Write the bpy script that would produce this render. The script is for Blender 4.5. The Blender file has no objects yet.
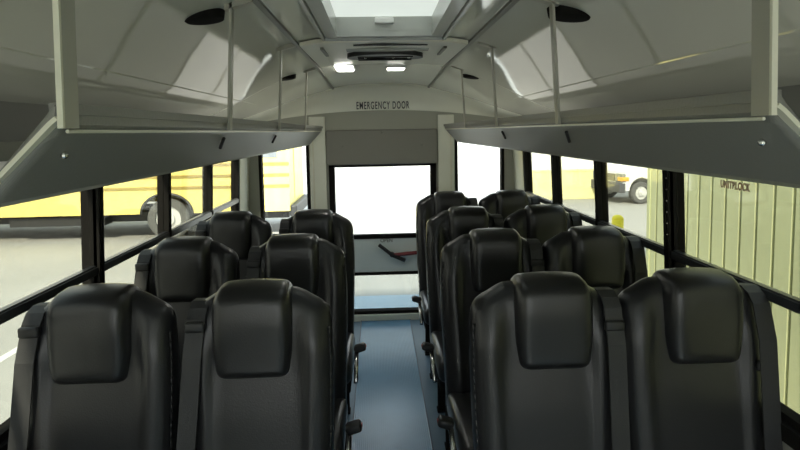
import bpy, bmesh, math, random
from mathutils import Vector, Matrix
random.seed(4)
PI = math.pi
C = bpy.context.scene.collection
GZ = -0.75            # ground outside, floor of the bus is 0
REAR = 4.72
HW = 1.15

# ---------------------------------------------------------------- materials
def mat(name, col, rough=.5, metal=0, spec=.5, bump=0, bscale=60, var=0, vscale=4, coat=0, bdist=.002):
    m = bpy.data.materials.new(name); m.use_nodes = True
    nt = m.node_tree; b = nt.nodes['Principled BSDF']
    b.inputs['Base Color'].default_value = (*col, 1)
    b.inputs['Roughness'].default_value = rough
    b.inputs['Metallic'].default_value = metal
    b.inputs['Specular IOR Level'].default_value = spec
    if coat:
        b.inputs['Coat Weight'].default_value = coat
        b.inputs['Coat Roughness'].default_value = .12
    tc = nt.nodes.new('ShaderNodeTexCoord')
    if var:
        n = nt.nodes.new('ShaderNodeTexNoise'); n.inputs['Scale'].default_value = vscale
        n.inputs['Detail'].default_value = 5
        r = nt.nodes.new('ShaderNodeMapRange')
        r.inputs[1].default_value = .3; r.inputs[2].default_value = .7
        r.inputs[3].default_value = 1 - var; r.inputs[4].default_value = 1 + var
        mx = nt.nodes.new('ShaderNodeVectorMath'); mx.operation = 'SCALE'
        mx.inputs[0].default_value = col
        nt.links.new(tc.outputs['Object'], n.inputs['Vector'])
        nt.links.new(n.outputs['Fac'], r.inputs[0])
        nt.links.new(r.outputs[0], mx.inputs['Scale'])
        nt.links.new(mx.outputs[0], b.inputs['Base Color'])
    if bump:
        n = nt.nodes.new('ShaderNodeTexNoise'); n.inputs['Scale'].default_value = bscale
        n.inputs['Detail'].default_value = 3
        bp = nt.nodes.new('ShaderNodeBump'); bp.inputs['Strength'].default_value = bump
        bp.inputs['Distance'].default_value = bdist
        nt.links.new(tc.outputs['Object'], n.inputs['Vector'])
        nt.links.new(n.outputs['Fac'], bp.inputs['Height'])
        nt.links.new(bp.outputs[0], b.inputs['Normal'])
    return m

M = {}
M['vinyl'] = mat('seat_vinyl', (.019, .019, .021), .30, spec=.5, bump=.25, bscale=220, var=.08, vscale=6)
M['vinyl2'] = mat('headrest_vinyl', (.017, .017, .018), .31, spec=.55, bump=.2, bscale=220)
M['belt'] = mat('belt_webbing', (.035, .035, .037), .6, bump=.4, bscale=400)
M['black'] = mat('black_plastic', (.02, .02, .021), .45)
M['blackm'] = mat('black_frame', (.016, .015, .014), .8, spec=.04)
M['frame_shine'] = mat('window_rail', (.03, .032, .036), .28, spec=.7)
M['chrome'] = mat('chrome', (.7, .7, .68), .22, metal=1)
M['red'] = mat('red_plastic', (.22, .03, .03), .4)
M['ceil'] = mat('ceiling_laminate', (.72, .73, .65), .05, spec=1.0, bump=.05, bscale=2.2, bdist=.012)
M['cream'] = mat('cream_paint', (.86, .86, .74), .3, spec=.5, var=.03)
M['creamtrim'] = mat('cream_trim', (.72, .71, .58), .35)
M['seam'] = mat('seam_trim', (.16, .16, .13), .35)
M['greyvinyl'] = mat('grey_wall_vinyl', (.42, .42, .35), .5, bump=.3, bscale=120)
M['pad'] = mat('dark_pad', (.26, .25, .22), .55, bump=.3, bscale=140)
M['rack'] = mat('rack_vinyl', (.25, .245, .222), .42, spec=.5, bump=.25, bscale=150)
M['header'] = mat('dark_header', (.26, .26, .24), .5)
M['lower'] = mat('lower_wall', (.42, .42, .39), .5)
M['post'] = mat('post_paint', (.42, .40, .33), .4)
M['postlight'] = mat('post_edge', (.82, .79, .64), .35)
M['doorpanel'] = mat('door_panel', (.82, .90, .90), .35, var=.03)
M['ink'] = mat('ink', (.06, .06, .06), .6)
M['redink'] = mat('red_ink', (.55, .36, .26), .6)
M['ac'] = mat('air_unit', (.78, .78, .68), .3, spec=.5)
M['hatchframe'] = mat('hatch_frame', (.45, .46, .43), .25, spec=.6)
M['yellow'] = mat('bus_yellow', (.86, .72, .22), .4, var=.04)
M['paleyellow'] = mat('pale_yellow', (.80, .76, .40), .7, var=.05)
M['bollard'] = mat('bollard_yellow', (.78, .68, .03), .5)
M['busblack'] = mat('bus_black', (.03, .03, .03), .5)
M['rub'] = mat('rub_rail', (.36, .26, .06), .5)
M['tire'] = mat('tire', (.13, .13, .125), .8)
M['rim'] = mat('rim', (.7, .7, .68), .5)
M['white'] = mat('white_paint', (.82, .82, .80), .35)
M['orange'] = mat('orange_lamp', (.85, .40, .05), .3)
M['bumper'] = mat('bumper', (.10, .10, .105), .5)
M['darkglass'] = mat('dark_glass', (.18, .20, .21), .08, spec=.8)
M['concrete'] = mat('concrete', (.43, .415, .38), .9, var=.07, vscale=.6, bump=.3, bscale=20)

def glass(name, tint):
    m = bpy.data.materials.new(name); m.use_nodes = True
    nt = m.node_tree; nt.nodes.clear()
    o = nt.nodes.new('ShaderNodeOutputMaterial')
    t = nt.nodes.new('ShaderNodeBsdfTransparent'); t.inputs[0].default_value = (*tint, 1)
    g = nt.nodes.new('ShaderNodeBsdfGlossy'); g.inputs['Roughness'].default_value = .03
    mx = nt.nodes.new('ShaderNodeMixShader'); mx.inputs[0].default_value = .06
    nt.links.new(t.outputs[0], mx.inputs[1]); nt.links.new(g.outputs[0], mx.inputs[2])
    nt.links.new(mx.outputs[0], o.inputs[0]); return m
def glow(name, col, st):
    m = bpy.data.materials.new(name); m.use_nodes = True
    b = m.node_tree.nodes['Principled BSDF']; b.inputs['Base Color'].default_value = (.8, .8, .8, 1)
    b.inputs['Emission Color'].default_value = (*col, 1); b.inputs['Emission Strength'].default_value = st
    return m
M['lamp'] = glow('ceiling_fill', (1, .98, .88), .034)  # glow of the fill strips added in the racks
M['fill_rear'] = glow('ceiling_fill_rear', (1, .98, .88), .17)  # stronger glow for the added strips at the rear
M['glass'] = glass('tinted_window_glass', (.62, .625, .575))
M['haze'] = glass('lightly_tinted_glass', (.62, .64, .62))
M['clear'] = glass('clear_glass', (.94, .96, .95))

def translucent():
    m = bpy.data.materials.new('hatch_plastic'); m.use_nodes = True
    nt = m.node_tree; nt.nodes.clear()
    o = nt.nodes.new('ShaderNodeOutputMaterial')
    t = nt.nodes.new('ShaderNodeBsdfTranslucent'); t.inputs[0].default_value = (.55, .56, .53, 1)
    g = nt.nodes.new('ShaderNodeBsdfDiffuse'); g.inputs[0].default_value = (.7, .7, .68, 1)
    mx = nt.nodes.new('ShaderNodeMixShader'); mx.inputs[0].default_value = .3
    nt.links.new(t.outputs[0], mx.inputs[1]); nt.links.new(g.outputs[0], mx.inputs[2])
    nt.links.new(mx.outputs[0], o.inputs[0]); return m
M['hatch'] = translucent()

def floor_mat():
    m = mat('floor_rubber', (.085, .22, .36), .24, spec=.6, var=.10, vscale=3)
    nt = m.node_tree; b = nt.nodes['Principled BSDF']
    tc = nt.nodes.new('ShaderNodeTexCoord')
    w = nt.nodes.new('ShaderNodeTexWave'); w.bands_direction = 'X'; w.inputs['Scale'].default_value = 30
    w.inputs['Distortion'].default_value = 0
    bp = nt.nodes.new('ShaderNodeBump'); bp.inputs['Strength'].default_value = .35; bp.inputs['Distance'].default_value = .002
    nt.links.new(tc.outputs['Object'], w.inputs['Vector']); nt.links.new(w.outputs['Fac'], bp.inputs['Height'])
    nt.links.new(bp.outputs[0], b.inputs['Normal'])
    return m
M['floor'] = floor_mat()
M['floorside'] = mat('floor_side_rubber', (.10, .17, .24), .4, var=.08, vscale=4)

def corr_mat():
    return mat('corrugated_metal', (.60, .62, .37), .5, var=.05, vscale=1.5)
M['bluestep'] = mat('pale_blue_metal', (.36, .50, .62), .4)
M['lineblue'] = mat('floor_joint', (.05, .09, .14), .5)
M['corr'] = corr_mat()

# ---------------------------------------------------------------- helpers
def link(name, bm, m, parent=None, smooth=False, kind=None):
    me = bpy.data.meshes.new(name); bm.normal_update()
    bmesh.ops.recalc_face_normals(bm, faces=bm.faces)
    bm.to_mesh(me); bm.free()
    me.materials.append(M[m])
    if smooth:
        for p in me.polygons: p.use_smooth = True
    o = bpy.data.objects.new(name, me); C.objects.link(o)
    if parent: o.parent = parent
    if kind: o['kind'] = kind
    return o

def thing(name, label, cat, loc=(0, 0, 0), group=None, rotz=0):
    o = bpy.data.objects.new(name, None); C.objects.link(o)
    o.location = loc; o.rotation_euler = (0, 0, rotz); o['label'] = label; o['category'] = cat
    o.empty_display_size = .1
    if group: o['group'] = group
    return o

def tag(o, label, cat, group=None):
    o['label'] = label; o['category'] = cat
    if group: o['group'] = group
    return o

def hexa(bm, vs):
    v = [bm.verts.new(p) for p in vs]
    for f in ((0, 1, 2, 3), (4, 5, 6, 7), (0, 1, 5, 4), (1, 2, 6, 5), (2, 3, 7, 6), (3, 0, 4, 7)):
        bm.faces.new([v[i] for i in f])
    return v

def box(bm, x0, x1, y0, y1, z0, z1, bev=0):
    v = hexa(bm, [(x0, y0, z0), (x1, y0, z0), (x1, y1, z0), (x0, y1, z0), (x0, y0, z1), (x1, y0, z1), (x1, y1, z1), (x0, y1, z1)])
    if bev:
        es = set()
        for a in v:
            for e in a.link_edges: es.add(e)
        bmesh.ops.bevel(bm, geom=list(es), offset=bev, segments=3, profile=.5, affect='EDGES')

def B(*a, **k):
    bm = bmesh.new(); box(bm, *a, **k); return bm

def rod(bm, p, q, r, n=12, r2=None):
    p = Vector(p); q = Vector(q); d = q - p
    mtx = Matrix.Translation((p + q) / 2) @ d.to_track_quat('Z', 'Y').to_matrix().to_4x4()
    bmesh.ops.create_cone(bm, cap_ends=True, segments=n, radius1=r, radius2=r if r2 is None else r2, depth=d.length, matrix=mtx)

def profile_extrude(bm, pts, y0, y1, closed=True):
    a = [bm.verts.new((x, y0, z)) for x, z in pts]; b = [bm.verts.new((x, y1, z)) for x, z in pts]
    n = len(pts)
    for i in range(n if closed else n - 1):
        j = (i + 1) % n
        bm.faces.new((a[i], a[j], b[j], b[i]))
    if closed:
        bm.faces.new(a); bm.faces.new(list(reversed(b)))

def ribbon(bm, pts, w, t=.0025, axis=Vector((1, 0, 0))):
    """flat strap along pts; width along axis, thickness along the normal"""
    P = [Vector(p) for p in pts]; rings = []
    for i, p in enumerate(P):
        d = (P[min(i + 1, len(P) - 1)] - P[max(i - 1, 0)]).normalized()
        wdir = (axis - d * axis.dot(d)).normalized(); nrm = d.cross(wdir).normalized()
        rings.append([bm.verts.new(p + wdir * sx * w / 2 + nrm * sn * t / 2) for sx, sn in ((-1, -1), (1, -1), (1, 1), (-1, 1))])
    for a, b in zip(rings, rings[1:]):
        for i in range(4):
            j = (i + 1) % 4; bm.faces.new((a[i], a[j], b[j], b[i]))
    bm.faces.new(rings[0]); bm.faces.new(list(reversed(rings[-1])))

def copy_tree(o, parent=None):
    c = o.copy(); C.objects.link(c); c.parent = parent
    for ch in [k for k in bpy.data.objects if k.parent == o]:
        copy_tree(ch, c)
    return c

# ---------------------------------------------------------------- bus shell
def wx(z):                       # side wall lean above the sill
    return HW - max(0, z - .72) * .045
def wallbox(bm, s, y0, y1, z0, z1, t0, t1):
    """slab following the leaning side wall; t0 inward, t1 outward of its face"""
    a0, b0, a1, b1 = wx(z0) - t0, wx(z0) + t1, wx(z1) - t0, wx(z1) + t1
    hexa(bm, [(s * a0, y0, z0), (s * b0, y0, z0), (s * b0, y1, z0), (s * a0, y1, z0), (s * a1, y0, z1), (s * b1, y0, z1), (s * b1, y1, z1), (s * a1, y1, z1)])

FRONT = -1.7
WT = 1.50                         # top of the side glass
SILL = .74; SASH = 1.10
PILL = [-.72, .01, .74, 1.45, 2.18, 2.91, 3.65, 4.36]
# floor
bm = bmesh.new(); box(bm, -.205, .205, FRONT, REAR, -.06, .004); link('floor', bm, 'floor', kind='structure')
for s in (-1, 1):
    bm = bmesh.new(); box(bm, *sorted((s * .208, s * (HW + .03))), FRONT, REAR, -.06, 0)
    link('floor_side', bm, 'floorside', kind='structure')
    bm = bmesh.new(); box(bm, *sorted((s * .204, s * .211)), FRONT, REAR, -.02, .007)
    link('trim_1' if s < 0 else 'trim_2', bm, 'lineblue', kind='structure')

sd = {-1: 'left', 1: 'right'}
for s in (-1, 1):
    bm = bmesh.new()
    wallbox(bm, s, FRONT, REAR, 0, SILL - .03, 0, .05)
    link('wall_' + sd[s], bm, 'lower', kind='structure')
    bm = bmesh.new()
    wallbox(bm, s, FRONT, REAR, SILL - .05, SILL, .03, .05)
    link('trim_sill_' + sd[s], bm, 'blackm', kind='structure')
    bm = bmesh.new()
    wallbox(bm, s, FRONT, REAR, WT, 1.60, 0, .05)
    link('wall_upper_' + sd[s], bm, 'greyvinyl', kind='structure')
    bm = bmesh.new()
    wallbox(bm, s, FRONT, REAR, 1.60, 1.75, .012, .06)
    link('trim_header_' + sd[s], bm, 'header', kind='structure')
    bm = bmesh.new()
    wallbox(bm, s, FRONT, REAR, 1.585, 1.60, -.01, .03)
    link('trim_slot_' + sd[s], bm, 'black', kind='structure')
    # corner post at the rear, cream
    bm = bmesh.new(); wallbox(bm, s, 4.40, REAR, SILL, WT, .012, .05)
    link('trim_corner_' + sd[s], bm, 'creamtrim', kind='structure')
    for i, y in enumerate(PILL):
        h = .030 if i in (4, 1) else .020
        bm = bmesh.new(); wallbox(bm, s, y - h, y + h, SILL, WT, .012, .045)
        if h > .025:
            wallbox(bm, s, y - .007, y + .003, SILL, WT, .020, 0)
            wallbox(bm, s, y - h, y - h + .012, SILL, WT, .022, 0)
        link('trim_pillar_' + sd[s], bm, 'blackm', kind='structure')
    edges = [FRONT] + PILL
    n = 1
    for y0, y1 in zip(edges, edges[1:]):
        a, b = y0 + .02, y1 - .02
        if a < FRONT + .05: a = FRONT + .02
        bm = bmesh.new()
        wallbox(bm, s, a, b, SILL, SILL + .022, .01, .03); wallbox(bm, s, a, b, WT - .02, WT, .01, .03)
        w = link('window_%d' % (n if s < 0 else n + 10), bm, 'blackm', kind='structure')
        bm = bmesh.new(); wallbox(bm, s, a, b, SASH - .016, SASH + .012, .016, .02)
        wallbox(bm, s, a, b, SASH + .012, SASH + .018, .008, .012)
        link('sash_rail', bm, 'frame_shine', w)
        bm = bmesh.new(); wallbox(bm, s, a, b, SASH + .01, WT, -.012, .016); link('upper_pane', bm, 'glass', w)
        bm = bmesh.new(); wallbox(bm, s, a, b, SILL + .01, SASH, -.02, .024); link('lower_pane', bm, 'glass', w)
        n += 1
# row of rivets on the thick right pillar
rv = bmesh.new()
for k in range(7):
    z = 1.18 + k * .045
    bmesh.ops.create_uvsphere(rv, u_segments=8, v_segments=6, radius=.004, matrix=Matrix.Translation((wx(z) - .023, 2.18 - .024, z)))
link('trim_rivets', rv, 'chrome', kind='structure')

# ceiling cross-section (half), arched
CP = [(0, 2.035), (.205, 2.031), (.385, 2.005), (.50, 1.968), (.62, 1.925), (.74, 1.870), (.86, 1.808), (.98, 1.752), (1.09, 1.715), (1.125, 1.705)]
def catmull(P, n=5):
    out = []
    for i in range(len(P) - 1):
        p0 = P[max(i - 1, 0)] if i > 0 else (-P[1][0], P[1][1]); p1 = P[i]; p2 = P[i + 1]; p3 = P[min(i + 2, len(P) - 1)]
        for k in range(n):
            t = k / n
            out.append(tuple(.5 * ((2 * p1[c]) + (-p0[c] + p2[c]) * t + (2 * p0[c] - 5 * p1[c] + 4 * p2[c] - p3[c]) * t * t + (-p0[c] + 3 * p1[c] - 3 * p2[c] + p3[c]) * t ** 3) for c in (0, 1)))
    out.append(P[-1]); return out
CH = catmull(CP)
CS = [(-x, z) for x, z in reversed(CH)][:-1] + CH
def zc(x):
    x = abs(x)
    for (a, za), (b, zb) in zip(CH, CH[1:]):
        if a <= x <= b: return za + (zb - za) * (x - a) / max(b - a, 1e-9)
    return CH[-1][1]
def zoff(y, x=0):
    k = min(1, max(0, (y - 3.2) / 1.4)); f = 1 - min(1, max(0, (abs(x) - .45) / .5)); return -.040 * k * k * (3 - 2 * k) * f
HY0, HY1, HX = 1.55, 2.43, .205
YS = [FRONT, -.8, 0, .8, HY0, HY1, 3.0, 3.2, 3.5, 3.8, 4.1, 4.3, 9]
def ycap(x):
    k = min(1, max(0, (abs(x) - .55) / .5)); return 4.60 - .26 * k * k * (3 - 2 * k)
bm = bmesh.new()
grid = [[bm.verts.new((x, min(y, ycap(x)), z + zoff(min(y, ycap(x)), x))) for x, z in CS] for y in YS]
for j in range(len(YS) - 1):
    for i in range(len(CS) - 1):
        if YS[j] == HY0 and abs((CS[i][0] + CS[i + 1][0]) / 2) < HX: continue
        bm.faces.new((grid[j][i], grid[j][i + 1], grid[j + 1][i + 1], grid[j + 1][i]))
link('ceiling', bm, 'ceil', smooth=True, kind='structure')
# rear cap: the ceiling rolls down to an arch above the door
def zl(x): return 1.785 - .10 * (abs(x) / 1.1) ** 2
bm = bmesh.new(); rows = []
NT = 14
for k in range(NT + 1):
    a = k / NT * PI / 2
    rows.append([bm.verts.new((x * (1 - .0 * k), ycap(x) + (4.70 - ycap(x)) * math.sin(a), zl(x) + (z - zl(x)) * math.cos(a) if z > zl(x) else z)) for x, z in [(x_, z_ + zoff(ycap(x_), x_)) for x_, z_ in CS]])
for r0, r1 in zip(rows, rows[1:]):
    for i in range(len(CS) - 1): bm.faces.new((r0[i], r0[i + 1], r1[i + 1], r1[i]))
cap = link('ceiling_rear_cap', bm, 'cream', smooth=True, kind='structure')
# roof skin above, so that no daylight leaks in
bm = bmesh.new()
prev = None
pts = [(x, z + .05) for x, z in CS]; pts[0] = (-1.2, 1.70); pts[-1] = (1.2, 1.70)
g = [[bm.verts.new((x, y, z)) for x, z in pts] for y in (FRONT - .05, HY0 - .02, HY1 + .02, REAR + .05)]
for j in range(3):
    for i in range(len(pts) - 1):
        if j == 1 and abs((pts[i][0] + pts[i + 1][0]) / 2) < HX: continue
        bm.faces.new((g[j][i], g[j][i + 1], g[j + 1][i + 1], g[j + 1][i]))
link('roof', bm, 'white', smooth=True, kind='structure')

# seam rails along the ceiling
for s in (-1, 1):
    bm = bmesh.new()
    x0 = .378; x1 = .394; rg = []
    for y0 in (FRONT, 2.5, 3.2, 3.5, 3.8, 4.1, 4.3, 4.585):
        q = zoff(y0, x0)
        rg.append([bm.verts.new((s * a_, y0, zc(a_) + b_ + q)) for a_, b_ in ((x0, .004), (x1, .004), (x1, -.011), (x0, -.011))])
    for ra, rb in zip(rg, rg[1:]):
        for i in range(4): bm.faces.new((ra[i], ra[(i + 1) % 4], rb[(i + 1) % 4], rb[i]))
    bm.faces.new(rg[0]); bm.faces.new(rg[-1])
    link('trim_seam_' + sd[s], bm, 'seam', kind='structure')
    bm = bmesh.new()
    pts = [(s * .855, zc(.855) + .004), (s * .875, zc(.875) + .004), (s * .877, zc(.875) - .005), (s * .857, zc(.855) - .005)]
    profile_extrude(bm, pts, FRONT, 4.42)
    link('trim_cove_' + sd[s], bm, 'ceil', kind='structure')
# cross trims between ceiling panels
for y in (.75, 3.46):
    bm = bmesh.new()
    a = [[bm.verts.new((x, y + dy, z + dz)) for x, z in CS] for dy, dz in ((-.008, .003), (-.008, -.003), (.008, -.003), (.008, .003))]
    for q in range(4):
        r = (q + 1) % 4
        for i in range(len(CS) - 1): bm.faces.new((a[q][i], a[q][i + 1], a[r][i + 1], a[r][i]))
    link('trim_panel_joint', bm, 'ceil' if y > 1 else 'ceil', smooth=True, kind='structure')

# rear wall: pieces round the door and the two rear windows
DW = .44                          # half door opening
RW0, RW1, RZ0, RZ1 = .625, 1.02, .74, 1.53
bm = bmesh.new()
Y0, Y1 = REAR - .01, REAR + .06
box(bm, -1.16, 1.16, Y0, Y1, RZ1, 1.80)
box(bm, -1.16, -DW, Y0, Y1, 0, RZ0); box(bm, DW, 1.16, Y0, Y1, 0, RZ0)
box(bm, -1.16, -RW1, Y0, Y1, RZ0, RZ1); box(bm, RW1, 1.16, Y0, Y1, RZ0, RZ1)
box(bm, -RW0, -DW, Y0, Y1, RZ0, RZ1); box(bm, DW, RW0, Y0, Y1, RZ0, RZ1)
link('wall_rear', bm, 'greyvinyl', kind='structure')
bm = bmesh.new(); box(bm, -1.16, 1.16, Y0 + .02, Y1 + .02, 1.78, 2.10); link('wall_rear_upper', bm, 'cream', kind='structure')
for s in (-1, 1):
    bm = bmesh.new(); box(bm, *sorted((s * (DW + .03), s * (RW0 - .02))), REAR - .035, REAR - .008, .02, 1.74, bev=.006)
    link('trim_column_' + sd[s], bm, 'cream', kind='structure')
    bm = bmesh.new(); box(bm, *sorted((s * (RW0 - .055), s * (RW0 - .045))), REAR - .042, REAR - .034, .02, 1.6)
    link('trim_bead_' + sd[s], bm, 'postlight', kind='structure')
    x0, x1 = sorted((s * RW0, s * RW1))
    bm = bmesh.new()
    for b_ in ((x0 - .012, x0 + .012, RZ0, RZ1), (x1 - .012, x1 + .012, RZ0, RZ1), (x0, x1, RZ0 - .01, RZ0 + .014), (x0, x1, RZ1 - .014, RZ1 + .01)):
        box(bm, b_[0], b_[1], REAR - .02, REAR + .05, b_[2], b_[3])
    w = link('window_%d' % (20 if s < 0 else 21), bm, 'blackm', kind='structure')
    bm = bmesh.new(); box(bm, x0, x1, REAR + .02, REAR + .026, RZ0, RZ1); link('pane', bm, 'clear', w)
# padded header above the rear door
bm = bmesh.new(); box(bm, -.465, .465, REAR - .05, REAR - .006, 1.335, 1.625, bev=.012)
for x in (-.33, 0, .33): bmesh.ops.create_uvsphere(bm, u_segments=10, v_segments=6, radius=.008, matrix=Matrix.Translation((x, REAR - .052, 1.60 if x == 0 else 1.49)))
link('trim_door_pad', bm, 'pad', kind='structure')
# the emergency door
bm = bmesh.new()
for s in (-1, 1): box(bm, *sorted((s * .405, s * .45)), REAR - .03, REAR + .05, .05, 1.34)
box(bm, -.45, .45, REAR - .03, REAR + .05, 1.315, 1.34)
box(bm, -.41, .41, REAR - .012, REAR + .04, .70, .735); box(bm, -.41, .41, REAR - .012, REAR + .04, .385, .412)
box(bm, -.41, .41, REAR - .03, REAR + .04, .05, .078)
door = link('door_1', bm, 'blackm', kind='structure')
bm = bmesh.new(); box(bm, -.405, .405, REAR - .006, REAR + .034, .41, .702); link('door_panel', bm, 'doorpanel', door)
bm = bmesh.new(); box(bm, -.405, .405, REAR + .01, REAR + .016, .735, 1.318); link('upper_pane', bm, 'clear', door)
bm = bmesh.new(); box(bm, -.405, .405, REAR + .01, REAR + .016, .075, .388); link('lower_pane', bm, 'haze', door)
bm = bmesh.new()
rod(bm, (-.045, REAR - .05, .655), (.065, REAR - .05, .565), .015); rod(bm, (.065, REAR - .05, .565), (.175, REAR - .05, .515), .017)
rod(bm, (.065, REAR - .055, .565), (.065, REAR, .565), .02)
h = link('door_handle', bm, 'black', door)
bm = bmesh.new(); rod(bm, (.06, REAR - .045, .562), (.36, REAR - .045, .585), .016); rod(bm, (.34, REAR - .05, .585), (.34, REAR, .585), .012)
o = link('handle_bar', bm, 'red', h); o['label'] = 'red handle bar'
bm = bmesh.new(); box(bm, -.9, .9, REAR + .07, REAR + .72, -.05, -.01, bev=.008)
link('trim_rear_step', bm, 'bluestep', kind='structure')
# sill at the door foot
bm = bmesh.new(); box(bm, -.47, .47, REAR - .06, REAR + .06, 0, .05); link('trim_threshold', bm, 'cream', kind='structure')

def text(name, body, size, loc, rot, m, parent=None, sx=1, spacing=1, ext=.0008, kind=None, bold=.0):
    cu = bpy.data.curves.new(name, 'FONT'); cu.body = body; cu.size = size; cu.align_x = 'CENTER'; cu.align_y = 'CENTER'
    cu.extrude = ext; cu.space_character = spacing; cu.offset = bold
    o = bpy.data.objects.new(name, cu); C.objects.link(o)
    o.location = loc; o.rotation_euler = rot; o.scale = (sx, 1, 1); cu.materials.append(M[m])
    if parent: o.parent = parent
    if kind: o['kind'] = kind
    return o
t = text('lettering', 'EMERGENCY DOOR', .086, (.012, 4.684, 1.822), (math.radians(87), 0, 0), 'ink', spacing=1.22, sx=.49, bold=.0012)
t.parent = cap
text('lettering', 'OPEN', .045, (.02, REAR - .008, .682), (PI / 2, 0, 0), 'ink', parent=door, sx=.9)

# driver's end: unseen platform, dash and engine cover added to bounce sunlight
bm = bmesh.new(); box(bm, -1.14, 1.14, FRONT + .005, .55, .006, .03); link('floor_front_platform', bm, 'floorside', kind='structure')
db = thing('dashboard', 'unseen cream dashboard added under the windshield to bounce sunlight', 'dashboard', (0, FRONT + .2, .03))
bm = bmesh.new(); box(bm, -1.08, 1.08, -.19, .16, .0, .62, bev=.04); link('bounce_dash', bm, 'cream', db)
bm = bmesh.new(); box(bm, -.30, .30, .16, .62, .0, .42, bev=.06); link('bounce_cover', bm, 'cream', db)
# front end behind the camera: dash, windshield posts, glass
bm = bmesh.new()
box(bm, -1.2, 1.2, FRONT - .06, FRONT, -.06, .70); box(bm, -1.2, 1.2, FRONT - .06, FRONT, 1.90, 2.1)
for x in (-1.15, 0, 1.15): box(bm, x - .04, x + .04, FRONT - .06, FRONT, .70, 1.90)
link('wall_front', bm, 'lower', kind='structure')
bm = bmesh.new(); box(bm, -1.1, 1.1, FRONT - .03, FRONT - .025, .70, 1.90)
link('window_30', bm, 'clear', kind='structure')

# ---------------------------------------------------------------- roof hatch
h = thing('roof_hatch', 'white translucent roof hatch in the middle of the ceiling', 'roof hatch', (0, (HY0 + HY1) / 2, 2.05))
oy = (HY0 + HY1) / 2; oz = 2.05
bm = bmesh.new()
def ring(bm, hx, y0, y1, t, z0, z1):
    box(bm, -hx - t, -hx, y0 - t, y1 + t, z0, z1); box(bm, hx, hx + t, y0 - t, y1 + t, z0, z1)
    box(bm, -hx, hx, y0 - t, y0, z0, z1); box(bm, -hx, hx, y1, y1 + t, z0, z1)
ring(bm, HX - .002, HY0 + .002 - oy, HY1 - .002 - oy, .025, 2.022 - oz, 2.037 - oz)
ring(bm, HX - .002, HY0 + .002 - oy, HY1 - .002 - oy, .012, 2.022 - oz, 2.095 - oz)
ring(bm, HX - .003, HY0 + .003 - oy, HY1 - .003 - oy, .05, 2.014 - oz, 2.036 - oz)
ring(bm, HX + .05, HY0 - .05 - oy, HY1 + .045 - oy, .012, 2.004 - oz, 2.03 - oz)
link('hatch_frame', bm, 'hatchframe', h)
bm = bmesh.new(); box(bm, -HX - .01, HX + .01, HY0 - .01 - oy, HY1 + .01 - oy, 2.095 - oz, 2.10 - oz); link('hatch_lid', bm, 'hatch', h)
bm = bmesh.new(); box(bm, -.04, .04, HY1 - .045 - oy, HY1 - .01 - oy, 2.06 - oz, 2.085 - oz, bev=.006); link('latch', bm, 'white', h)

# ---------------------------------------------------------------- rear air unit
a = thing('air_conditioner', 'cream ceiling air unit with a dark oval grille before the rear door', 'air vent', (0, 2.53, 2.0))
bm = bmesh.new()
pts = [(-.37, 2.0), (-.37, 1.988), (-.30, 2.000), (0, 2.010), (.30, 2.000), (.37, 1.988), (.37, 2.0), (0, 2.05)]
v0 = [bm.verts.new((x, 0, z - 2.0)) for x, z in pts]; v1 = [bm.verts.new((x, .93, z - 2.0 + .012)) for x, z in pts]
for i in range(len(pts)):
    j = (i + 1) % len(pts); bm.faces.new((v0[i], v0[j], v1[j], v1[i]))
bm.faces.new(v0); bm.faces.new(list(reversed(v1)))
link('housing', bm, 'ac', a)
bm = bmesh.new()
for (xa, za), (xb, zb) in zip(pts[1:5], pts[2:6]):
    hexa(bm, [(xa, -.03, za - 2.0), (xb, -.03, zb - 2.0), (xb, .006, zb - 2.0), (xa, .006, za - 2.0), (xa, -.03, za - 1.985), (xb, -.03, zb - 1.985), (xb, .006, zb - 1.985), (xa, .006, za - 1.985)])
link('front_lip', bm, 'postlight', a)
bm = bmesh.new(); box(bm, -.14, .20, .075, .085, .0, .012); link('slot', bm, 'black', a)
# recessed oval mouth
bm = bmesh.new()
n = 40; top = []; low = []
for k in range(n):
    t_ = 2 * PI * k / n; x = .195 * math.copysign(abs(math.cos(t_)) ** .8, math.cos(t_)); y = .40 + .11 * math.sin(t_)
    low.append(bm.verts.new((x + .01, y, -.008 - .006 * abs(x) / .19))); top.append(bm.verts.new((x + .01, y, .02)))
bm.faces.new(low)
for k in range(n): bm.faces.new((low[k], low[(k + 1) % n], top[(k + 1) % n], top[k]))
link('grille_mouth', bm, 'black', a)
bm = bmesh.new(); box(bm, -.18, .22, .21, .25, -.002, .012, bev=.004); link('deflector', bm, 'hatchframe', a)
for k in range(3):
    bm = bmesh.new()
    yy = .33 + .06 * k
    hexa(bm, [(-.13, yy, -.006), (.15, yy, -.006), (.15, yy + .006, -.006), (-.13, yy + .006, -.006), (-.13, yy + .02, -.017), (.15, yy + .02, -.017), (.15, yy + .026, -.017), (-.13, yy + .026, -.017)])
    link('louver', bm, 'blackm', a)
for x in (-.09, .05, .13):
    bm = bmesh.new(); bmesh.ops.create_uvsphere(bm, u_segments=10, v_segments=8, radius=.008, matrix=Matrix.Translation((x, .37, -.013)))
    link('knob', bm, 'chrome', a)
for s in (-1, 1):
    bm = bmesh.new(); z_ = -.003
    hexa(bm, [(s * .28, .12, z_ - .005), (s * .295, .12, z_ - .005), (s * .295, .42, z_ + .002), (s * .28, .42, z_ + .002), (s * .28, .12, z_ + .01), (s * .295, .12, z_ + .01), (s * .295, .42, z_ + .014), (s * .28, .42, z_ + .014)])
    link('side_slot', bm, 'seam', a)

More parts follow.
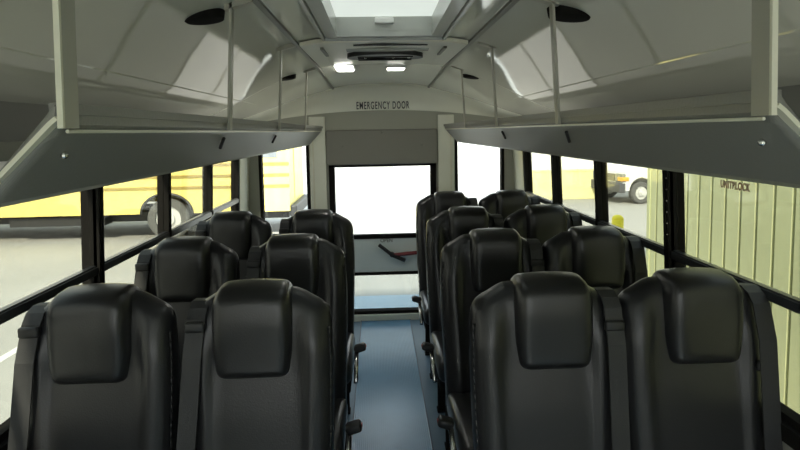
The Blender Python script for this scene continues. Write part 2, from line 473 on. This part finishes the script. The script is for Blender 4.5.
M['dome'] = glow('added_dome_glow', (1, .98, .9), 6.0)  # added to brighten the rear end, set over bright patches of the ceiling
for x, y, l_, lab in ((-.235, 3.58, .30, 'long bright dome lamp added on the ceiling behind the air unit'), (.09, 3.68, .11, 'short bright dome lamp added on the ceiling behind the air unit')):
    t = thing('added_dome', lab, 'ceiling lamp', (x, y, zc(x) + zoff(y) - .012))
    bm = B(-.062, .062, -l_ / 2, l_ / 2, .0, .016, bev=.003); link('lamp_base', bm, 'white', t)
    bm = B(-.052, .052, -l_ / 2 + .01, l_ / 2 - .01, -.006, .001, bev=.002); link('lens', bm, 'dome', t)

# ---------------------------------------------------------------- speakers in the ceiling
def speaker(x, y, r, label):
    z = zc(x); sl = math.atan2(zc(x + .05) - zc(x - .05), .1)
    t = thing('ceiling_speaker', label, 'speaker', (x, y, z), 'round black speakers set in the ceiling')
    t.rotation_euler = (0, -sl * .35, 0)
    bm = bmesh.new()
    bmesh.ops.create_cone(bm, cap_ends=True, segments=40, radius1=r * .9, radius2=r, depth=.024, matrix=Matrix.Translation((0, 0, .0)))
    link('rim', bm, 'blackm', t, smooth=False)
    bm = bmesh.new(); bmesh.ops.create_uvsphere(bm, u_segments=32, v_segments=12, radius=r * .86, matrix=Matrix.Translation((0, 0, -.012)) @ Matrix.Diagonal((1, 1, .08, 1)))
    link('grille', bm, 'blackm', t, smooth=True)
speaker(-.540, 1.70, .062, 'near left round black speaker in the glossy ceiling above the luggage shelf')
speaker(.548, 1.70, .070, 'near right round black speaker in the glossy ceiling above the luggage shelf')
speaker(-.575, 3.42, .060, 'far left round black speaker in the ceiling near the rear door')
speaker(.565, 3.55, .060, 'far right round black speaker in the ceiling near the rear door')

# ---------------------------------------------------------------- luggage racks
def rack(s, label):
    RY0, RY1 = (.80 if s < 0 else .755), 4.56
    sh = 0 if s < 0 else .026
    t = thing('luggage_rack', label, 'luggage rack', (s * .8, RY0, 1.5), 'overhead luggage racks')
    ox = s * .8
    def X(x): return s * (x + (sh if x < .69 else 0)) - ox
    # outline of the trough, lip to wall, with thickness
    lip = (.490, 1.652)
    inner = [(.490, 1.655), (.505, 1.64), (.590, 1.548), (.615, 1.532), (.65, 1.528), (1.075, 1.528)]
    outer = [(1.075, 1.507), (.64, 1.503), (.605, 1.507), (.580, 1.517), (.492, 1.612), (.482, 1.628), (.480, 1.652)]
    bm = bmesh.new()
    # near end is rounded: a few sections easing in
    prof = inner + outer
    cx, cz = .60, 1.555
    secs = [(0, .90), (.004, .955), (.012, .99), (.03, 1.0)]
    rings = []
    def sec(y, f):
        r = []
        nI = len(inner)
        for k, (x, z) in enumerate(prof):
            if k < nI: m_ = prof[k]
            # thickness eased toward mid line
            pk = len(prof) - 1 - k
            mx_, mz_ = (x + prof[pk][0]) / 2, (z + prof[pk][1]) / 2
            r.append(bm.verts.new((X(mx_ + (x - mx_) * f), y, mz_ + (z - mz_) * f - 1.5)))
        return r
    ys = [(.022 * (1 - math.sin(k * PI / 14)), .25 + .75 * math.sin(math.acos(1 - k / 7)) if k < 7 else 1) for k in range(0)]
    for k in range(9):
        a_ = k / 8 * PI / 2; ys.append((.022 * (1 - math.cos(a_)), .25 + .75 * math.sin(a_)))
    ys += [(RY1 - RY0 - .03, 1), (RY1 - RY0 - .008, .8), (RY1 - RY0, .5)]
    rings = [sec(y, f) for y, f in ys]
    n = len(prof)
    for r0, r1 in zip(rings, rings[1:]):
        for i in range(n): j = (i + 1) % n; bm.faces.new((r0[i], r0[j], r1[j], r1[i]))
    bm.faces.new(rings[0]); bm.faces.new(list(reversed(rings[-1])))
    link('tray', bm, 'rack', t, smooth=False)
    # bright rail on top of the lip
    bm = bmesh.new(); profile_extrude(bm, [(X(.474), .142), (X(.500), .142), (X(.500), .158), (X(.474), .158)], .012, RY1 - RY0 - .02)
    link('lip_rail', bm, 'rack', t)
    bm = bmesh.new(); rod(bm, (X(.481), .02, .118), (X(.481), RY1 - RY0 - .03, .118), .0028, 8); link('piping', bm, 'postlight', t)
    # light trim round the near end
    bm = bmesh.new()
    mid = [(.478, 1.636), (.488, 1.628), (.586, 1.532), (.612, 1.519), (.66, 1.516), (1.07, 1.516)]
    for (xa, za), (xb, zb) in zip(mid, mid[1:]):
        d = Vector((xb - xa, 0, zb - za)).normalized(); nn = Vector((-d.z, 0, d.x)) * .0032
        P = [Vector((xa, 0, za)) - nn, Vector((xb, 0, zb)) - nn, Vector((xb, 0, zb)) + nn, Vector((xa, 0, za)) + nn]
        vs = []
        for yy in (-.012, .004):
            vs += [(X(p.x), yy, p.z - 1.5) for p in P]
        hexa(bm, vs)
    link('end_trim', bm, 'postlight', t)
    # made-up fill strips added in the trough to brighten the ceiling
    for k in range(5):
        bm = bmesh.new(); ya = .10 + k * .73
        box(bm, *sorted((X(.70), X(1.04))), ya, ya + .70, .030, .046, bev=.005); lp = link('added_fill', bm, 'cream', t)
        bm = bmesh.new(); box(bm, *sorted((X(.71), X(1.03))), ya + .01, ya + .69, .046, .049); link('fill_glow', bm, 'lamp' if k < 3 else 'fill_rear', lp)
    # hooks beneath and a screw near the end
    for yy in (.90, 1.76):
        bm = bmesh.new(); rod(bm, (X(.498), yy, .098), (X(.520), yy + .035, .068), .005)
        link('clip', bm, 'black', t)
    bm = bmesh.new(); bmesh.ops.create_uvsphere(bm, u_segments=10, v_segments=8, radius=.006, matrix=Matrix.Translation((X(.515), .07, .083)))
    link('screw', bm, 'chrome', t)
    # posts
    for k, yy in enumerate((RY0 - .012, 1.64 if s > 0 else 1.66, 2.50, 3.40)):
        yl = yy - RY0; xt = .447 if k else .458
        ztop = zc(xt) - 1.5 + .003
        bm = bmesh.new()
        w = .042 if k == 0 else .028
        hexa(bm, [(X(.469), yl + .005, .122), (X(.477), yl + .005, .122), (X(.477), yl + w, .122), (X(.469), yl + w, .122),
                  (X(xt), yl + .005, ztop), (X(xt + .008), yl + .005, ztop), (X(xt + .008), yl + w, ztop), (X(xt), yl + w, ztop)])
        p = link('post', bm, 'post', t)
        bm = bmesh.new()
        hexa(bm, [(X(.469), yl, .122), (X(.477), yl, .122), (X(.477), yl + .006, .122), (X(.469), yl + .006, .122),
                  (X(xt), yl, ztop), (X(xt + .008), yl, ztop), (X(xt + .008), yl + .006, ztop), (X(xt), yl + .006, ztop)])
        link('edge_strip', bm, 'postlight' if k == 0 else 'post', p)
        bm = bmesh.new()
        z0 = zc(.46) - 1.5; z1 = zc(.385) - 1.5
        hexa(bm, [(X(.47), yl, z0 - .018), (X(.39), yl, z1 - .018), (X(.39), yl + w, z1 - .018), (X(.47), yl + w, z0 - .018),
                  (X(.47), yl, z0 + .004), (X(.39), yl, z1 + .004), (X(.39), yl + w, z1 + .004), (X(.47), yl + w, z0 + .004)])
        link('bracket', bm, 'post', p)
    return t
rack(-1, 'long dark padded luggage rack above the left windows, beside the yellow bus')
rack(1, 'long dark padded luggage rack above the right windows, beside the ribbed metal wall')

# ---------------------------------------------------------------- seats
LEAN = math.tan(math.radians(7))
def pillow(hwf, z0, ztf, tf, tb, nu=40, nv=44, yoff=0, front=None, pu=7, pv=14):
    bm = bmesh.new()
    us = [math.sin(PI / 2 * (-1 + 2 * i / nu)) * .55 + (-1 + 2 * i / nu) * .45 for i in range(nu + 1)]
    vs = [(.5 - .5 * math.cos(PI * j / nv)) * .6 + (j / nv) * .4 for j in range(nv + 1)]
    F = []; K = []
    for v in vs:
        rf = []; rk = []
        for u in us:
            z = z0 + v * (ztf(u) - z0); x = u * hwf(v)
            e = max(0, 1 - abs(u) ** pu) ** .5 * max(0, 1 - abs(2 * v - 1) ** pv) ** .5
            yc = yoff + (z - .42) * LEAN
            fr = front(u, v) if front else 0
            edge = e < 1e-6
            a = bm.verts.new((x, yc - (tf + fr) * e, z)); rf.append(a)
            rk.append(a if edge else bm.verts.new((x, yc + tb * e, z)))
        F.append(rf); K.append(rk)
    for j in range(nv):
        for i in range(nu):
            for G, fl in ((F, 0), (K, 1)):
                q = [G[j][i], G[j][i + 1], G[j + 1][i + 1], G[j + 1][i]]
                q2 = []
                for v_ in q:
                    if v_ not in q2: q2.append(v_)
                if len(q2) < 3: continue
                try: bm.faces.new(q2 if not fl else list(reversed(q2)))
                except ValueError: pass
    return bm
def sstep(a, b, x):
    t = min(1, max(0, (x - a) / (b - a))); return t * t * (3 - 2 * t)

def make_seat(s, aisle):
    """s = side of the wall (-1 left, 1 right). local origin on the floor, front is -y"""
    t = thing('passenger_seat', '', 'seat', (0, 0, 0), 'black vinyl passenger seats')
    def ztop(u):
        a = abs(u)
        z = 1.148 - .040 * sstep(.45, .92, a)
        if a > .80: k = (a - .80) / .20; z -= .060 * (1 - math.sqrt(max(0, 1 - k * k)))
        return z
    hb = .205 if s < 0 else .210
    def hw(v): return hb + .012 * sstep(.0, .75, v) - .004 * sstep(.8, 1, v)
    def fr(u, v):
        a = abs(u)
        f = .014 * sstep(.50, .72, a) * (1 - sstep(.80, .95, v)) * (.4 + .6 * sstep(0, .3, v))
        f += .008 * math.exp(-((v - .22) / .15) ** 2)
        f -= .010 * sstep(.45, .75, v) * (1 - sstep(.5, .8, a))
        f -= .005 * math.exp(-((a - .60) / .035) ** 2) * (1 - sstep(.70, .80, v))
        return f
    back = link('backrest', pillow(hw, .40, ztop, .062, .05, front=fr), 'vinyl', t, smooth=True)
    # raised piping down both edges of the back
    for q in (-1, 1):
        bm = bmesh.new(); P = []
        for k in range(25):
            v = .03 + .9 * k / 24; u = q * .965
            z = .40 + v * (ztop(u) - .40); P.append(Vector((u * hw(v), (z - .42) * LEAN - .034, z)))
        for p0, p1 in zip(P, P[1:]): rod(bm, p0, p1, .0035, 6)
        link('piping', bm, 'vinyl', back, smooth=True)
    def hztop(u):
        a = abs(u); z = 1.170 - .008 * a * a
        if a > .72: k = (a - .72) / .28; z -= .045 * (1 - math.sqrt(max(0, 1 - k * k)))
        return z
    def hhw(v): return .111 + .009 * sstep(.0, .45, v) - .004 * sstep(.8, 1, v)
    bm = pillow(hhw, .895, hztop, .088, .058, nu=30, nv=30, front=lambda u, v: .012 * sstep(.15, .7, v), pu=10, pv=9)
    for v in bm.verts: v.co.x += s * (.014 if s < 0 else .024)
    # round the lower corners
    for v in bm.verts:
        a = abs(v.co.x - s * (.014 if s < 0 else .024)) / .118
        if v.co.z < .96 and a > .6:
            k = min(1, (a - .6) / .4)
            v.co.z += (.96 - v.co.z) / .058 * .030 * (1 - math.sqrt(max(0, 1 - k * k)))
    link('headrest', bm, 'vinyl2', t, smooth=True)
    # cushion
    bm = B(-.212, .212, -.50, -.02, .375, .485, bev=.035)
    link('seat_cushion', bm, 'vinyl', t, smooth=True)
    bm = B(-.205, .205, -.47, .03, .325, .38, bev=.01)
    link('seat_frame', bm, 'blackm', t)
    for yy in (-.40, -.02):
        bm = bmesh.new(); box(bm, -.17, -.13, yy - .02, yy + .02, .0, .33); box(bm, -.175, -.08, yy - .03, yy + .03, 0, .012)
        link('leg', bm, 'blackm', t)
        bm = bmesh.new(); box(bm, .13, .17, yy - .02, yy + .02, .0, .33); box(bm, .08, .175, yy - .03, yy + .03, 0, .012)
        link('leg', bm, 'blackm', t)
    # shoulder belt on the wall side
    def fy(z): return (z - .42) * LEAN
    xs = -.172 if s < 0 else .196
    bm = bmesh.new()
    out = s * (.052 if s < 0 else .004)
    P = [(xs, fy(1.0) + .068, .98), (xs, fy(1.06) + .060, 1.06), (xs, fy(1.09) + .045, 1.095), (xs, fy(1.11) + .02, 1.113), (xs, fy(1.11) - .015, 1.115), (xs, fy(1.1) - .048, 1.103), (xs, fy(1.08) - .068, 1.078)]
    for k in range(1, 9):
        z = 1.06 - k * .082; P.append((xs + out * (k / 8) ** 1.1, fy(z) - .078 - (.012 if 0 < k < 7 else 0), z))
    ribbon(bm, P, .052, .005)
    belt = link('seat_belt', bm, 'belt', t)
    bm = B(-.029, .029, -.010, .010, -.016, .016, bev=.008)
    zz = 1.06 if s < 0 else (1.03 if aisle else .90)
    bmesh.ops.translate(bm, verts=bm.verts, vec=(xs, fy(zz) - .078, zz)); link('belt_guide', bm, 'black', belt, smooth=True)
    # narrow retractor cover down the wall side of the back
    bm = bmesh.new()
    ribbon(bm, [(s * .195, fy(z) - .035, z) for z in (1.0, .95, .8, .65, .5)], .04, .03)
    link('retractor_cover', bm, 'black', t)
    if aisle:
        a = -s
        bm = bmesh.new(); rod(bm, (a * .232, -.49, .39), (a * .232, -.33, .495), .011, 10)
        st = link('belt_stalk', bm, 'chrome', t, smooth=True)
        bm = B(-.031, .031, -.026, .026, -.018, .018, bev=.012)
        bmesh.ops.rotate(bm, verts=bm.verts, cent=(0, 0, 0), matrix=Matrix.Rotation(-a * .3, 3, 'Y'))
        bmesh.ops.translate(bm, verts=bm.verts, vec=(a * .250, -.33, .502)); link('buckle', bm, 'black', st, smooth=True)
        bm = B(-.003, .003, -.009, .009, -.006, .006, bev=.002)
        bmesh.ops.translate(bm, verts=bm.verts, vec=(a * .280, -.33, .502 + .009)); o = link('release_button', bm, 'red', st)
        o['label'] = 'red release button'
    return t

LX = {('L', 'a'): -.402, ('L', 'w'): -.866, ('R', 'a'): .447, ('R', 'w'): .898}
rowsL = [1.59, 2.36, 3.14]; rowsR = [1.58, 2.37, 3.12, 3.94]
ordL = ['nearest', 'middle', 'rearmost']; ordR = ['nearest', 'second', 'third', 'rearmost']
tmpl = {}
for side, s, rws, ordn in (('L', -1, rowsL, ordL), ('R', 1, rowsR, ordR)):
    for pos in 'aw':
        for i, y in enumerate(rws):
            key = (side, pos)
            if key not in tmpl: tmpl[key] = o = make_seat(s, pos == 'a')
            else: o = copy_tree(tmpl[key])
            o.location = (LX[key], y - .005, 0)
            where = ('aisle seat' if pos == 'a' else 'window seat')
            sd_ = 'left' if s < 0 else 'right'
            o['label'] = 'black vinyl high-backed %s in the %s row on the %s of the aisle' % (where, ordn[i], sd_)

# ---------------------------------------------------------------- outside
bm = bmesh.new(); box(bm, -60, 60, -40, 90, GZ - .2, GZ); link('ground', bm, 'concrete', kind='structure')
bm = bmesh.new(); box(bm, -4.17, -4.07, 1.0, 8.2, GZ, GZ + .004); link('trim_parking_line', bm, 'white', kind='structure')

def wheel(parent, x, y, z, r, w, axis='y', both=True):
    bm = bmesh.new()
    prof = [(r * .62, -w / 2), (r * .92, -w / 2), (r, -w / 2 + .04), (r, w / 2 - .04), (r * .92, w / 2), (r * .62, w / 2)]
    n = 40; rg = []
    for k in range(n):
        a = 2 * PI * k / n
        rg.append([bm.verts.new((x + q * math.cos(a), y + d, z + q * math.sin(a))) for q, d in prof])
    for k in range(n):
        for i in range(len(prof)):
            j = (i + 1) % len(prof); bm.faces.new((rg[k][i], rg[k][j], rg[(k + 1) % n][j], rg[(k + 1) % n][i]))
    wh = link('wheel', bm, 'tire', parent, smooth=False)
    bm = bmesh.new()
    for q, d0, d1 in ((r * .63, -w / 2 + .05, w / 2 - .05), (r * .30, -w / 2 - .005, w / 2 + .005), (r * .15, -w / 2 - .05, w / 2)):
        rod(bm, (x, y + d0, z), (x, y + d1, z), q, 32)
    for k in range(8):
        a = 2 * PI * k / 8; rod(bm, (x + r * .42 * math.cos(a), y - w / 2 + .03, z + r * .42 * math.sin(a)), (x + r * .42 * math.cos(a), y - w / 2 + .06, z + r * .42 * math.sin(a)), .02, 8)
    link('wheel_rim', bm, 'rim', wh)

# yellow school bus parked broadside; local: nose -x, side facing -y
sb = thing('school_bus', 'yellow school bus parked side-on beyond the left windows', 'bus', (-2.05, 12.7, GZ))
L = 9.6
prof = [(0, .60), (0, 2.55), (.12, 2.85), (.42, 3.03), (1.2, 3.10), (1.98, 3.03), (2.28, 2.85), (2.4, 2.55), (2.4, .60)]
bm = bmesh.new()
wxr = -2.75; wr = .47
a = [bm.verts.new((0, y, z)) for y, z in prof]; b = [bm.verts.new((-L, y, z)) for y, z in prof]
n = len(prof)
for i in range(1, n): bm.faces.new((a[i - 1], a[i], b[i], b[i - 1])) if i > 1 else None
bm.faces.new(a); bm.faces.new(b)
# near side with a wheel arch cut out
side = [(0, .50), (0, 2.55), (-L, 2.55), (-L, .50)]
arch = [(wxr - (wr + .10) * math.cos(k * PI / 16), .60 + (wr - .02) * math.sin(k * PI / 16)) for k in range(17)]
poly = [(0, 2.55), (-L, 2.55), (-L, .6)] + arch[::1] + [(0, .6)]
bm.faces.new([bm.verts.new((x, 0, z)) for x, z in poly])
bmesh.ops.remove_doubles(bm, verts=bm.verts, dist=.0005)
link('body', bm, 'yellow', sb)
bm = bmesh.new()
box(bm, -L - 1.5, -L, .2, 2.2, .55, 1.55, bev=.15); link('hood', bm, 'yellow', sb, smooth=True)
for z in (1.68, 1.43, 1.18):
    bm = bmesh.new(); box(bm, -L, .01, -.025, 0, z - .03, z + .03); link('rub_rail', bm, 'rub', sb)
for k in range(12):
    x1 = -.25 - k * .76; bm = bmesh.new(); box(bm, x1 - .66, x1, -.015, .0, 1.82, 2.45, bev=0); link('window', bm, 'darkglass', sb)
bm = bmesh.new(); box(bm, .0, .015, .75, 1.65, .8, 2.5); link('rear_door', bm, 'yellow', sb)
bm = bmesh.new(); box(bm, 0, .15, .05, 2.35, .45, .72, bev=.03); link('bumper', bm, 'busblack', sb)
bm = bmesh.new()
for k in range(16):
    p0 = arch[k]; p1 = arch[k + 1]; rod(bm, (p0[0], -.02, p0[1]), (p1[0], -.02, p1[1]), .03, 8)
link('wheel_arch', bm, 'busblack', sb)
bm = bmesh.new(); box(bm, -L, -.1, .45, 2.0, .38, .60); box(bm, -6.3, -4.2, .12, .5, .35, .55); link('chassis', bm, 'busblack', sb)
wheel(sb, wxr, .17, wr, wr, .28); wheel(sb, wxr, 2.1, wr, wr, .28); wheel(sb, -L - .3, .3, wr, wr, .28); wheel(sb, -L - .3, 2.1, wr, wr, .28)

# ribbed metal building on the right
bl = thing('metal_building', 'pale yellow-green ribbed metal building beside the right windows', 'building', (3.05, 6.25, GZ))
bm = bmesh.new()
pts = []; y = 0.0; P_ = .205
while y > -10:
    pts += [(0, y), (0, y - P_ + .040), (.030, y - P_ + .036), (.030, y - P_ + .004)]; y -= P_
v0 = [bm.verts.new((x, yy, .0)) for x, yy in pts]; v1 = [bm.verts.new((x, yy, 3.9)) for x, yy in pts]
for i in range(len(pts) - 1): bm.faces.new((v0[i], v0[i + 1], v1[i + 1], v1[i]))
link('ribbed_cladding', bm, 'corr', bl)
bm = bmesh.new(); box(bm, .03, 6, -10, 0, 0, 3.9); link('wall_body', bm, 'corr', bl)
bm = bmesh.new(); box(bm, -.012, .05, -.05, .012, 0, 3.92); link('corner_flashing', bm, 'corr', bl)
bm = bmesh.new(); box(bm, -.25, 6.2, -10.2, .2, 3.9, 4.05); link('roof', bm, 'white', bl)

# stencilled words on the right pane
win = bpy.data.objects['window_15']
text('lettering', 'UNITBLOCK', .034, (wx(1.40) - .003, 1.765, 1.412), (PI / 2, 0, -PI / 2), 'redink', parent=win, sx=.72, bold=.0012, spacing=1.12)

# white van beyond the building corner; local: nose -x
vn = thing('white_van', 'white van with an orange front lamp parked beyond the ribbed building', 'van', (7.36, 16.6, GZ), rotz=math.radians(9))
prof = [(0, .42), (0, .78), (.06, 1.00), (.95, 1.20), (1.12, 1.24), (1.75, 1.95), (2.0, 2.05), (5.0, 2.10), (5.2, 2.0), (5.25, .42)]
ar = [(.66 + .43 * math.cos(k * PI / 14), .42 + .40 * math.sin(k * PI / 14)) for k in range(15)]
ar2 = [(4.2 + .43 * math.cos(k * PI / 14), .42 + .40 * math.sin(k * PI / 14)) for k in range(15)]
full = prof + ar2 + ar
bm = bmesh.new(); a = [bm.verts.new((x, 0, z)) for x, z in full]; b = [bm.verts.new((x, 1.95, z)) for x, z in full]
for i in range(len(full)):
    j = (i + 1) % len(full); bm.faces.new((a[i], a[j], b[j], b[i]))
bm.faces.new(a); bm.faces.new(list(reversed(b)))
bmesh.ops.triangulate(bm, faces=[f for f in bm.faces if len(f.verts) > 4])
link('body', bm, 'white', vn)
bm = bmesh.new(); hexa(bm, [(1.16, .12, 1.28), (1.16, 1.83, 1.28), (1.70, 1.75, 1.90), (1.70, .20, 1.90), (1.14, .12, 1.30), (1.14, 1.83, 1.30), (1.68, 1.75, 1.92), (1.68, .20, 1.92)]); link('windshield', bm, 'darkglass', vn)
bm = bmesh.new(); hexa(bm, [(1.45, -.012, 1.32), (2.4, -.012, 1.32), (2.4, .01, 1.32), (1.45, .01, 1.32), (1.88, -.012, 1.85), (2.4, -.012, 1.85), (2.4, .01, 1.85), (1.88, .01, 1.85)]); link('side_window', bm, 'darkglass', vn)
bm = bmesh.new(); box(bm, -.10, .10, -.02, 1.97, .36, .66, bev=.04); link('bumper', bm, 'bumper', vn)
bm = bmesh.new(); box(bm, -.03, .02, .40, 1.55, .70, .92); link('front_grille', bm, 'bumper', vn)
for y0, y1 in ((-.015, .36), (1.59, 1.965)):
    bm = bmesh.new(); box(bm, -.04, .10, y0, y1, .68, .94, bev=.02); link('headlamp', bm, 'darkglass', vn)
for y0, y1 in ((-.03, .20), (1.75, 1.98)):
    bm = bmesh.new(); box(bm, -.055, .20, y0, y1, .72, .84, bev=.015); link('indicator', bm, 'orange', vn)
bm = bmesh.new(); box(bm, 1.35, 1.5, -.30, -.10, 1.25, 1.55, bev=.03); rod(bm, (1.42, -.12, 1.35), (1.42, .02, 1.3), .02); link('mirror', bm, 'bumper', vn)
for x in (.66, 4.2):
    wheel(vn, x, .12, .34, .34, .22); wheel(vn, x, 1.83, .34, .34, .22)

# white warehouse added so the view past the yard burns out white
wh = thing('backdrop', 'long white warehouse added far behind the van to burn out white', 'building', (16, 30, GZ))
bm = bmesh.new(); box(bm, -15, 25, 0, 12, 0, 6.5); link('wall_body', bm, 'white', wh)
bm = bmesh.new(); box(bm, -15.3, 25.3, -.4, 12.4, 6.5, 6.8); link('roof', bm, 'white', wh)
# low pale yellow wall far behind on the right, and a bollard
bm = bmesh.new(); box(bm, -1.9, 1.15, 0, .25, 0, .95, bev=.02)
box(bm, -1.92, 1.17, -.02, .27, .93, .98)
lw = link('low_wall', bm, 'paleyellow'); lw.location = (6.1, 18.2, GZ); tag(lw, 'low pale yellow wall across the yard beyond the right windows', 'wall')
bo = thing('bollard', 'bright yellow round-topped bollard outside the right windows', 'bollard', (3.68, 8.5, GZ))
bm = bmesh.new(); rod(bm, (0, 0, 0), (0, 0, .93), .088, 28)
bmesh.ops.create_uvsphere(bm, u_segments=28, v_segments=14, radius=.088, matrix=Matrix.Translation((0, 0, .93)) @ Matrix.Diagonal((1, 1, .8, 1)))
link('post_sleeve', bm, 'bollard', bo, smooth=True)
bm = bmesh.new(); rod(bm, (0, 0, 0), (0, 0, .03), .13, 28); link('foot', bm, 'concrete', bo)

# ---------------------------------------------------------------- light
w = bpy.data.worlds.new('World'); bpy.context.scene.world = w; w.use_nodes = True
nt = w.node_tree; bg = nt.nodes['Background']
tc = nt.nodes.new('ShaderNodeTexCoord'); sep = nt.nodes.new('ShaderNodeSeparateXYZ'); cr = nt.nodes.new('ShaderNodeValToRGB')
cr.color_ramp.elements[0].position = .0; cr.color_ramp.elements[0].color = (1, .985, .95, 1)
cr.color_ramp.elements[1].position = .7; cr.color_ramp.elements[1].color = (.72, .86, 1, 1)
nt.links.new(tc.outputs['Generated'], sep.inputs[0]); nt.links.new(sep.outputs['Z'], cr.inputs[0]); nt.links.new(cr.outputs[0], bg.inputs[0])
bg.inputs[1].default_value = 1.0
sun = bpy.data.lights.new('sun', 'SUN'); sun.energy = 3.2; sun.angle = math.radians(4); sun.color = (1, .95, .85)
so = bpy.data.objects.new('sun', sun); C.objects.link(so); so.rotation_euler = (math.radians(50), 0, math.radians(-12))

# ---------------------------------------------------------------- camera
F = 560.0
cam = bpy.data.cameras.new('camera'); co = bpy.data.objects.new('camera', cam); C.objects.link(co)
cam.sensor_width = 36; cam.lens = F / 800 * 36; cam.clip_start = .02; cam.clip_end = 300
pitch = 5.0; yaw = math.degrees(math.atan(22 / F)); roll = ROLL = -1.05
co.location = (-.04, 0, 1.61)
co.rotation_euler = (Matrix.Rotation(math.radians(-yaw), 3, 'Z') @ Matrix.Rotation(math.radians(90 - pitch), 3, 'X') @ Matrix.Rotation(math.radians(roll), 3, 'Z')).to_euler()
cam.shift_y = (131 - (225 - F * math.tan(math.radians(pitch)))) / 800
sc = bpy.context.scene
sc.cycles.diffuse_bounces = 8; sc.cycles.transparent_max_bounces = 24
sc.camera = co
sc.view_settings.view_transform = 'Standard'; sc.view_settings.look = 'None'
sc.view_settings.gamma = 1; sc.view_settings.use_curve_mapping = False
sc.view_settings.exposure = 1.72
